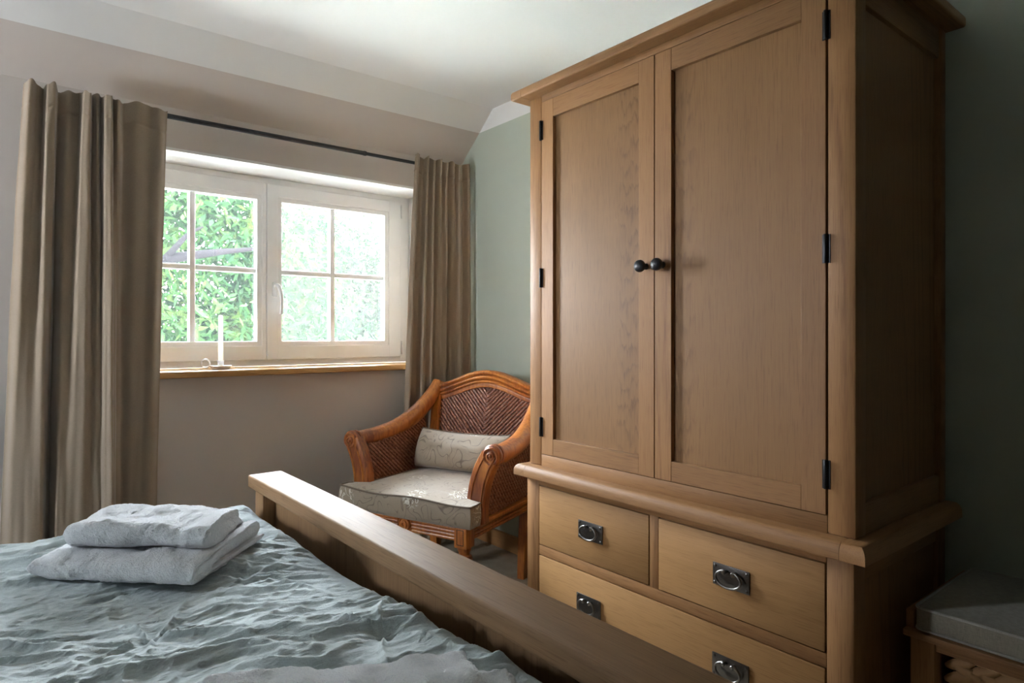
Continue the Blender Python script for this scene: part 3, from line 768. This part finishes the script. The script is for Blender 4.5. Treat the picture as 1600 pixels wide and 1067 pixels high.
towel((.090, .642, .668), -.484, .335, .24, .034, 2, 'folded white towel in the foreground at the bottom edge', 9, 'folded bath towels on the bed', .4)
towel((.11, .630, .648), -.484, .365, .24, .026, 2, 'lower folded white towel of the pair at the bottom edge, showing only a corner', 12, 'folded bath towels on the bed', .3)

# ------------------------------------------------------------ armchair (built in its own coordinates: front edge on y=0, back at y=.65)
CHA = math.radians(-69.4); CHO = Vector((1.286, 2.309, 0))
ac = thing('armchair', CHO, 'amber stained wooden armchair with woven cane panels beside the wardrobe', 'armchair', rotz=CHA)
def cobj(name, bm, mat, parent=None, label=None, smooth=True): return obj(name, bm, mat, parent or ac, smooth=smooth, local=True, label=label)
def crest(x): return .862+.074*(.5+.5*math.cos(PI*min(1, abs(x)/.30)))**.85
def backy(z): return .560+.095*max(0, (z-.37)/.50)
for s in (-1, 1):
    b = BM(); sweep(b, [(s*.243, .556, 0), (s*.25, .552, .12), (s*.262, .553, .30), (s*.266, .556, .385)], rrect(.022, .022, .004), (0, 1, 0), scales=[(.8, .8), (.9, .9), (1, 1), (1, 1)])
    cobj('leg', b, CW)
    b = BM(); sweep(b, spline([(s*.266, .556, .37), (s*.276, .580, .52), (s*.288, .613, .68), (s*.298, .650, .872)], 14), rrect(.024, .024, .006), (0, 1, 0))
    cobj('back_post', b, CW)
    b = BM()
    lathe(b, [(.013, 0), (.016, .02), (.020, .10), (.024, .19), (.026, .215), (.018, .222), (.018, .228), (.029, .238), (.033, .250), (.029, .262), (.022, .266), (.022, .276), (.027, .284), (.027, .296)], Matrix.Translation((s*.282, .038, 0)), 24)
    cobj('leg', b, CW, label='turned front leg')
    b = BM(); box(b, s*.282-.029, s*.282+.029, .009, .067, .294, .378, .004)
    blk = cobj('corner_block', b, CW)
    b = BM()
    for (xa, xb_, za, zb) in ((-.016, .016, .306, .3085), (-.016, .016, .3635, .366), (-.016, -.0135, .306, .366), (.0135, .016, .306, .366)):
        box(b, s*.282+xa, s*.282+xb_, .0080, .0095, za, zb, 0)
    cobj('inset_square', b, CWD, blk)
# crest rail: three reeds over a flat band
b = BM(); xs_ = [-.302+.604*i/48 for i in range(49)]
for dz, rz in ((-.010, .0125), (-.032, .0115), (-.053, .0105)):
    sweep(b, [(x, .640, crest(x)+dz) for x in xs_], circ(.022, 12, rz), (0, 0, 1))
sweep(b, [(x, .642, crest(x)-.070) for x in xs_], rrect(.014, .011, .004), (0, 0, 1))
sweep(b, [(x, .655, crest(x)-.035) for x in xs_], rrect(.014, .036, .008), (0, 0, 1))
cobj('crest_rail', b, CW)
# woven panels as real cane strands
def weave(inside, place, u0, u1, w0, w1, uc, pitch=.0150, sign=1, chevron=True):
    b = BM(); seg = .011
    for half in ((-1, 1) if chevron else (1,)):
        span = (u1-u0)+(w1-w0)
        n = int(span*1.5/pitch)
        for i in range(-n, n):
            # strands run at 45 degrees, falling away from the middle
            pts = []
            w_start = w0+i*pitch*1.414
            L = (u1-u0)*1.5/.707; k = 0
            run = []
            j = 0
            while j*seg < L:
                d = j*seg*.707
                u = uc+half*d if chevron else u0+d
                w = w_start+d*sign
                ok = inside(u, w) and u0 <= u <= u1
                if ok: run.append((u, w, j))
                elif run: break
                j += 1
            if len(run) < 2: continue
            P = []; sc = []
            for (u, w, j) in run:
                bmp = .0016 if (j+i*1) % 2 == 0 else -.0006
                P.append(place(u, w, bmp)); sc.append((1, 1) if j % 2 else (.86, .9))
            A, N_ = place.__defaults__[0] if False else (None, None), None
            sweep(b, P, [(.0062, 0), (.0035, .0040), (-.0035, .0040), (-.0062, 0), (0, -.002)], place_n, cap=False, scales=sc)
    return b
def pane_backing(inside, place, u0, u1, w0, w1, step=.02):
    b = BM(); g = {}
    nu = int((u1-u0)/step)+1; nw = int((w1-w0)/step)+1
    def vtx(i, j):
        if (i, j) not in g: g[(i, j)] = b.verts.new(place(u0+i*step, w0+j*step, -.004))
        return g[(i, j)]
    for i in range(nu):
        for j in range(nw):
            if inside(u0+(i+.5)*step, w0+(j+.5)*step): b.faces.new((vtx(i, j), vtx(i+1, j), vtx(i+1, j+1), vtx(i, j+1)))
    return b
def in_back(u, w): return abs(u) < .262+.03*(w-.4)/.45 and .385 < w < crest(u)-.076
def pl_back(u, w, o=0): return (u, backy(w)-.008-o, w)
place_n = (0, -1, 0.2)
bk = cobj('back_panel', pane_backing(in_back, pl_back, -.30, .30, .38, .90), CANE, smooth=False, label='herringbone woven cane back panel')
w_ = cobj('cane_weave', weave(in_back, pl_back, -.30, .30, .38, .90, 0.0), CANE, bk, smooth=False); w_['kind'] = 'stuff'
# arms
def arm_z(y):   # height of the arm's centre line
    ys = [.10, .135, .24, .34, .43, .52, .59, .64]; zs = [.648, .650, .657, .672, .700, .748, .805, .852]
    return float(np.interp(y, ys, zs))
for s in (-1, 1):
    path = spline([(s*.369, .10, .642), (s*.368, .19, .645), (s*.360, .27, .652), (s*.348, .36, .668), (s*.333, .45, .702), (s*.318, .53, .752), (s*.306, .60, .812), (s*.300, .648, .866)], 34)
    sc = [(1, 1)]*10+[(1-.25*i/24, 1+.12*math.sin(i/24*PI)-.15*i/24) for i in range(24)]
    sec = [(.040, .006), (.034, .020), (.020, .030), (0, .034), (-.020, .031), (-.034, .021), (-.040, .006), (-.036, -.014), (-.024, -.034), (-.008, -.044), (.010, -.044), (.026, -.032), (.038, -.012)]
    b = BM(); sweep(b, path, sec, (0, 0, 1), scales=sc); arm = cobj('arm', b, CW)
    # rolled collar and scroll at the front
    b = BM(); M = Matrix.Translation((s*.369, .104, .642)) @ Matrix.Rotation(PI/2, 4, 'X')
    lathe(b, [(.036, -.03), (.043, -.024), (.043, -.014), (.039, -.011), (.043, -.006), (.043, .004), (.038, .009)], M, 32)
    lathe(b, [(.036, .0), (.036, .016), (.031, .021), (.026, .019), (.023, .014), (.019, .014), (.017, .020), (.012, .0225), (.010, .018), (.007, .018), (.006, .023), (.0, .026)], M, 32)
    cobj('scroll', b, CW, arm, label='carved round scroll at the arm end')
    # curved front post below the scroll
    cl = spline([(s*.362, .112, .640), (s*.334, .110, .590), (s*.312, .108, .53), (s*.300, .107, .46), (s*.297, .106, .376)], 20)
    b = BM(); sweep(b, cl, rrect(.024, .040, .006), (1, 0, 0), scales=[(1.0, 1)]*20)
    fp = cobj('arm_post', b, CW)
    b = BM()
    for off in (-.020, .028):
        sweep(b, [(p[0]+off*s, p[1]-.026, p[2]) for p in cl], circ(.0035, 6), (0, 1, 0))
    cobj('bead_moulding', b, CW, fp)
    # woven side panel
    def in_side(u, w, s=s): return .135 < u < .56 and .385 < w < arm_z(u)-.030
    def pl_side(u, w, o=0, s=s):
        xx = .300-.030*(u-.13)/.43+.05*max(0, (w-.40)/.3)**1.5
        return (s*(xx)-s*o*0+(-s)*o, u, w)
    place_n = (-s, 0, 0)
    sp = cobj('side_panel', pane_backing(in_side, pl_side, .12, .57, .38, .88), CANE, smooth=False, label='woven cane side panel')
    w_ = cobj('cane_weave', weave(in_side, pl_side, .12, .57, .38, .88, .12, sign=-1 if s < 0 else -1), CANE, sp, smooth=False); w_['kind'] = 'stuff'
    place_n = (s, 0, 0)
    def pl_out(u, w, o=0, s=s):
        p = pl_side(u, w, 0); return (p[0]+s*(.009+o), p[1], p[2])
    w_ = cobj('cane_weave', weave(in_side, pl_out, .12, .57, .38, .88, .12, sign=-1), CANE, sp, smooth=False); w_['kind'] = 'stuff'
    # reeded side rail
    b = BM(); sweep(b, [(s*.288, .066, .346), (s*.272, .54, .346)], rrect(.014, .030, .003), (0, 0, 1))
    for z in (.327, .341, .355): sweep(b, [(s*.303, .068, z), (s*.287, .532, z)], circ(.0058, 8), (0, 0, 1))
    sweep(b, [(s*.303, .066, .372), (s*.284, .54, .372)], rrect(.020, .008, .003), (0, 0, 1))
    cobj('side_rail', b, CW)
# front apron with reeds and a rosette
b = BM(); box(b, -.254, .254, .026, .060, .314, .378, .003)
for z in (.324, .3375, .351, .3645):
    for xa, xb_ in ((-.250, -.036), (.036, .250)): sweep(b, [(xa, .025, z), (xb_, .025, z)], circ(.0058, 8), (0, 0, 1))
ap = cobj('apron', b, CW)
b = BM(); lathe(b, [(.030, 0), (.030, .010), (.026, .014), (.022, .010), (.017, .010), (.015, .015), (.008, .016), (.006, .012), (.0, .017)], Matrix.Translation((0, .028, .344)) @ Matrix.Rotation(PI/2, 4, 'X'), 28)
box(b, -.034, .034, .022, .032, .312, .377, .002)
cobj('rosette', b, CW, ap, label='carved round rosette')
b = BM(); box(b, -.25, .25, .545, .575, .33, .385, .003); cobj('back_rail', b, CW)
b = BM(); box(b, -.272, .272, .055, .55, .366, .374, 0); cobj('seat_deck', b, CWD)

# seat cushion
def half_w(y):
    return .334 if y < .072 else .334-.060*min(1, (y-.072)/.012)
sc_ = thing('seat_cushion', CHO+Vector((0, 0, .38)), 'embroidered beige box cushion on the armchair seat', 'cushion', rotz=CHA)
ys = np.array([0, .004, .012, .025, .045, .062, .070, .078, .084, .092, .11, .14, .18, .23, .28, .33, .38, .43, .48, .51, .525, .533, .537])-.0
xs2 = np.array([-1, -.993, -.975, -.94, -.88, -.8]+list(np.linspace(-.7, .7, 15))+[.8, .88, .94, .975, .993, 1])
def cush(top):
    V = np.zeros((len(ys), len(xs2), 3))
    for i, y in enumerate(ys):
        for j, x in enumerate(xs2):
            hw = half_w(y); ex = 1-abs(x); ey = min(y, .537-y)/.537
            c = (1-abs(x)**4)*(1-abs(2*y/.537-1)**4)
            if top: z = .463+.026*c+.005*math.sin(x*5.0+.6)*(1 if y < .05 else .3)-.008*math.exp(-(abs(x))*8)*0
            else: z = .376
            X_ = x*hw; Yy = y+.012*math.cos(x*PI/2)*0-.010*(1-(abs(x))**2)*(1 if y < .06 else 0)*max(0, 1-y/.06)
            V[i, j] = (X_, Yy, z-.38)
    return V
T = cush(True); Bt = cush(False)
b = BM(); tv = [[b.verts.new(p) for p in r] for r in T]; n1, n2 = len(ys), len(xs2)
loop_i = [(0, j) for j in range(n2)]+[(i, n2-1) for i in range(1, n1)]+[(n1-1, j) for j in range(n2-2, -1, -1)]+[(i, 0) for i in range(n1-2, 0, -1)]
for i in range(n1-1):
    for j in range(n2-1): b.faces.new((tv[i][j], tv[i][j+1], tv[i+1][j+1], tv[i+1][j]))
prev = [tv[i][j] for i, j in loop_i]; m = len(loop_i)
def outward(i, j): 
    v = Vector((T[i][j][0], T[i][j][1]-.26, 0)); return v.normalized()
for f, bulge in ((.25, .006), (.5, .009), (.75, .006), (1, 0)):
    cur = []
    for (i, j) in loop_i:
        p = Vector(T[i][j])*(1-f)+Vector(Bt[i][j])*f+outward(i, j)*bulge*1.0; cur.append(b.verts.new(p))
    for k in range(m): b.faces.new((prev[k], prev[(k+1) % m], cur[(k+1) % m], cur[k]))
    prev = cur
b.faces.new(prev); bmesh.ops.recalc_face_normals(b, faces=b.faces)
obj('cushion_cover', b, DAMASK, sc_, smooth='all', local=True)
b = BM(); sweep(b, [Vector(T[i][j])+outward(i, j)*.0015 for i, j in loop_i], circ(.0042, 8), (0, 0, 1), closed=True)
obj('piping', b, CORD, sc_, smooth='all', local=True, label='dark brown cord along the top edge')

# lumbar pillow leaning on the back
pw = thing('lumbar_pillow', CHO+Matrix.Rotation(CHA, 3, 'Z') @ Vector((0, .44, .495)), 'small oblong embroidered pillow leaning against the armchair back', 'pillow', rotz=CHA)
def pil(side):
    A, B_ = 34, 18; V = np.zeros((A, B_, 3))
    for i in range(A):
        for j in range(B_):
            a = -1+2*i/(A-1); c = -1+2*j/(B_-1)
            a = math.copysign(1-(1-abs(a))**1.5, a); c = math.copysign(1-(1-abs(c))**1.5, c)
            th = .058*(max(0, 1-abs(a)**5))**.45*(max(0, 1-abs(c)**3.2))**.55
            th *= 1+.10*perlin(np.array([a*3.+7]), np.array([c*2.]))[0]
            x = a*.252*(1-.03*c*c); z = c*.082*(1+.05*abs(a)**3)+.082-.006*(1-a*a)*(c > .5)
            y = side*th+.35*(z-.08)
            V[i, j] = (x, y-.02, z)
    return V
b = BM(); F_, K_ = pil(-1), pil(1)
for V in (F_, K_):
    vs = [[b.verts.new(p) for p in r] for r in V]
    for i in range(len(V)-1):
        for j in range(len(V[0])-1): b.faces.new((vs[i][j], vs[i+1][j], vs[i+1][j+1], vs[i][j+1]))
bmesh.ops.remove_doubles(b, verts=b.verts, dist=.0006); bmesh.ops.recalc_face_normals(b, faces=b.faces)
obj('pillow_cover', b, DAMASK, pw, smooth='all', local=True)
A, B_ = F_.shape[:2]
lp = [F_[i][0] for i in range(A)]+[F_[A-1][j] for j in range(1, B_)]+[F_[i][B_-1] for i in range(A-2, -1, -1)]+[F_[0][j] for j in range(B_-2, 0, -1)]
b = BM(); sweep(b, [Vector(p) for p in lp], circ(.0038, 8), (0, 1, 0), closed=True); obj('piping', b, CORD, pw, smooth='all', local=True)

# ------------------------------------------------------------ storage bench, cushion, basket
bn = thing('storage_bench', (1.87, .1, 0), 'low oak storage bench beside the wardrobe', 'bench')
def bb(name, x0, x1, y0, y1, z0, z1, g, bev=.003, label=None): return obj(name, one(x0, x1, y0, y1, z0, z1, bev), OAK[g], bn, smooth=True, label=label)
bb('seat_top', 1.655, 2.066, -.50, .606, .412, .428, 1, .003)
b = BM(); box(b, 1.672, 2.066, .588, .606, .426, .470, .004); obj('end_lip', b, OAK[0], bn, smooth=True); b = BM(); box(b, 1.672, 2.066, -.50, -.482, .426, .470, .004); obj('end_lip', b, OAK[0], bn, smooth=True)
for y in (.545, .045, -.49):
    for x in (1.668, 2.005): bb('leg', x, x+.05, y, y+.05, 0, .412, 2)
bb('seat_rail', 1.674, 1.696, .095, .545, .389, .412, 1); bb('seat_rail', 1.674, 1.696, -.44, .045, .389, .412, 1)
bb('bottom_shelf', 1.675, 2.05, -.45, .56, .06, .08, 1); bb('back_board', 2.04, 2.052, -.45, .56, .08, .40, 2, 0)
bb('end_panel', 1.718, 2.005, .555, .572, .08, .405, 0, 0)
cu = thing('bench_cushion', (1.87, .05, .428), 'thin grey fabric pad with piping on the oak bench', 'cushion')
b = BM(); box(b, 1.668, 2.06, -.47, .584, .4285, .484, .009, 4)
for v in b.verts: v.co.z += .003*math.sin(v.co.y*30)*(v.co.z > .45)*0
obj('cushion_cover', b, BENCHF, cu, smooth=True)
for z in (.481, .4325):
    b = BM(); x0, x1, y0, y1, r = 1.667, 2.061, -.471, .585, .016; pts = []
    for (cx_, cy_, q) in ((x1-r, y1-r, 0), (x0+r, y1-r, 1), (x0+r, y0+r, 2), (x1-r, y0+r, 3)):
        for i in range(5): t = PI/2*(q+i/4); pts.append((cx_+r*math.cos(t), cy_+r*math.sin(t), z))
    sweep(b, pts, circ(.0032, 8), (0, 0, 1), closed=True); obj('piping', b, PIPEF, cu, smooth='all')
def strand_mesh():
    b = BM(); rings = []
    sec = [(0, .010), (-.006, .006), (-.006, -.006), (0, -.010), (.004, -.006), (.004, .006)]
    path = [(0, -.034+.068*i/6, 0) for i in range(7)]
    sweep(b, path, [(a_, c_) for c_, a_ in ((.0125, 0), (.009, .0055), (0, .0085), (-.009, .0055), (-.0125, 0), (0, -.004))], (0, 0, 1), scales=[(math.sin(PI*(i+.4)/6.8)**.7,)*2 for i in range(7)])
    return b
def basket(y0, y1, label):
    k = thing('storage_basket', (1.87, (y0+y1)/2, .08), label, 'basket', 'woven baskets in the bench')
    body = obj('basket_body', one(1.712, 2.02, y0, y1, .082, .372, .012, 3), DARK, k, smooth=True)
    proto = None; row = 0
    z = .364
    while z > .10:
        y = y0+.02+(row % 2)*.028
        while y < y1-.01:
            if proto is None:
                b = strand_mesh(); proto = obj('strand', b, HYAC, k, smooth='all', local=True); o = proto
            else: o = proto.copy(); C.objects.link(o)
            o.location = Vector((1.708, y, z))-k.location; o.rotation_euler = (math.radians(24 if row % 2 else -24), 0, random.uniform(-.08, .08)); o.scale = (1, random.uniform(.9, 1.08), random.uniform(1.0, 1.25))
            y += .046
        z -= .0155; row += 1
    b = BM(); sweep(b, [(1.712, y0+.005, .379), (1.706, (y0+y1)/2, .373), (1.712, y1-.005, .380)], circ(.005, 8), (0, 0, 1)); obj('rim', b, HYAC, k, smooth='all')
basket(.12, .525, 'water hyacinth basket under the bench end next to the wardrobe')

# ------------------------------------------------------------ garden
st('ground', one(-30, 40, 3.6, 60, -3.2, -2.8, 0), GROUND)
def leaves(n, centre, rad, size, seed, mat, name, parent, clump=.35, shell=.35):
    rs = np.random.RandomState(seed)
    nc = max(10, n//28)
    d = rs.normal(size=(nc, 3)); d /= np.linalg.norm(d, axis=1)[:, None]
    r = (shell+(1-shell)*rs.rand(nc))**.6
    cc = np.array(centre)+d*r[:, None]*np.array(rad)
    k = rs.randint(0, nc, n); p = cc[k]+rs.normal(size=(n, 3))*clump*np.array([1, 1, .55])
    a = rs.normal(size=(n, 3)); a[:, 2] -= .7; a += (cc[k]-np.array(centre))/np.array(rad)*.4
    a /= np.linalg.norm(a, axis=1)[:, None]
    s = np.cross(a, rs.normal(size=(n, 3))); s /= np.linalg.norm(s, axis=1)[:, None]; up = np.cross(s, a)
    L = size*(.7+.6*rs.rand(n))[:, None]; w = L*.16
    V = np.stack([p, p+a*L*.45+s*w-up*L*.03, p+a*L-up*L*.12, p+a*L*.45-s*w-up*L*.03], 1).reshape(-1, 3)
    me = bpy.data.meshes.new(name); me.vertices.add(4*n); me.vertices.foreach_set('co', V.reshape(-1).astype(np.float32))
    me.loops.add(4*n); me.loops.foreach_set('vertex_index', np.arange(4*n, dtype=np.int32))
    me.polygons.add(n); me.polygons.foreach_set('loop_start', np.arange(0, 4*n, 4, dtype=np.int32)); me.polygons.foreach_set('loop_total', np.full(n, 4, dtype=np.int32))
    me.update(calc_edges=True); me.materials.append(mat)
    o = bpy.data.objects.new(name, me); C.objects.link(o); o.parent = parent; o['kind'] = 'stuff'; return o
def tree(loc, h, crowns, label, seed, mat, n, size, limbs=()):
    t = thing('tree', loc, label, 'tree', 'trees outside the window')
    b = BM(); sweep(b, spline([(0, 0, 0), (.1, .05, h*.3), (-.05, 0, h*.6), (.05, 0, h)], 14), circ(.16, 10), (0, 1, 0), scales=[(1-.65*i/13,)*2 for i in range(14)])
    for L in limbs: sweep(b, spline(L, 12), circ(.05, 8), (0, 0, 1), scales=[(1-.8*i/11,)*2 for i in range(12)])
    obj('trunk', b, BARK, t, smooth='all', local=True)
    for i, (c, r, f) in enumerate(crowns): leaves(int(n*f), c, r, size, seed+i, mat, 'foliage', t)
    return t
tree((1.2, 8.8, -2.8), 5.6, [((.3, .3, 4.3), (2.5, 1.7, 2.6), 1), ((1.3, -.2, 3.0), (1.5, 1.3, 1.3), .35)], 'leafy green tree with a forked grey bough, seen through the left sash', 11, LEAF, 52000, .14,
     limbs=[[(-.2, 0, 3.9), (-.1, -1.2, 4.3), (.05, -2.25, 4.62), (.2, -2.35, 4.82), (.32, -2.4, 4.9)], [(.05, -2.25, 4.6), (.35, -2.35, 4.66), (.65, -2.3, 4.72), (1.1, -2.2, 4.80)], [(0, 0, 2.6), (-.2, -1.6, 3.1), (.2, -2.2, 3.35)]])
tree((5.9, 11.2, -2.8), 5.0, [((-1.1, .2, 3.7), (1.5, 1.4, 2.2), .9), ((.7, 0, 2.8), (1.7, 1.4, 1.6), .8)], 'paler tree seen through the hazy right sash', 31, LEAF2, 36000, .16)
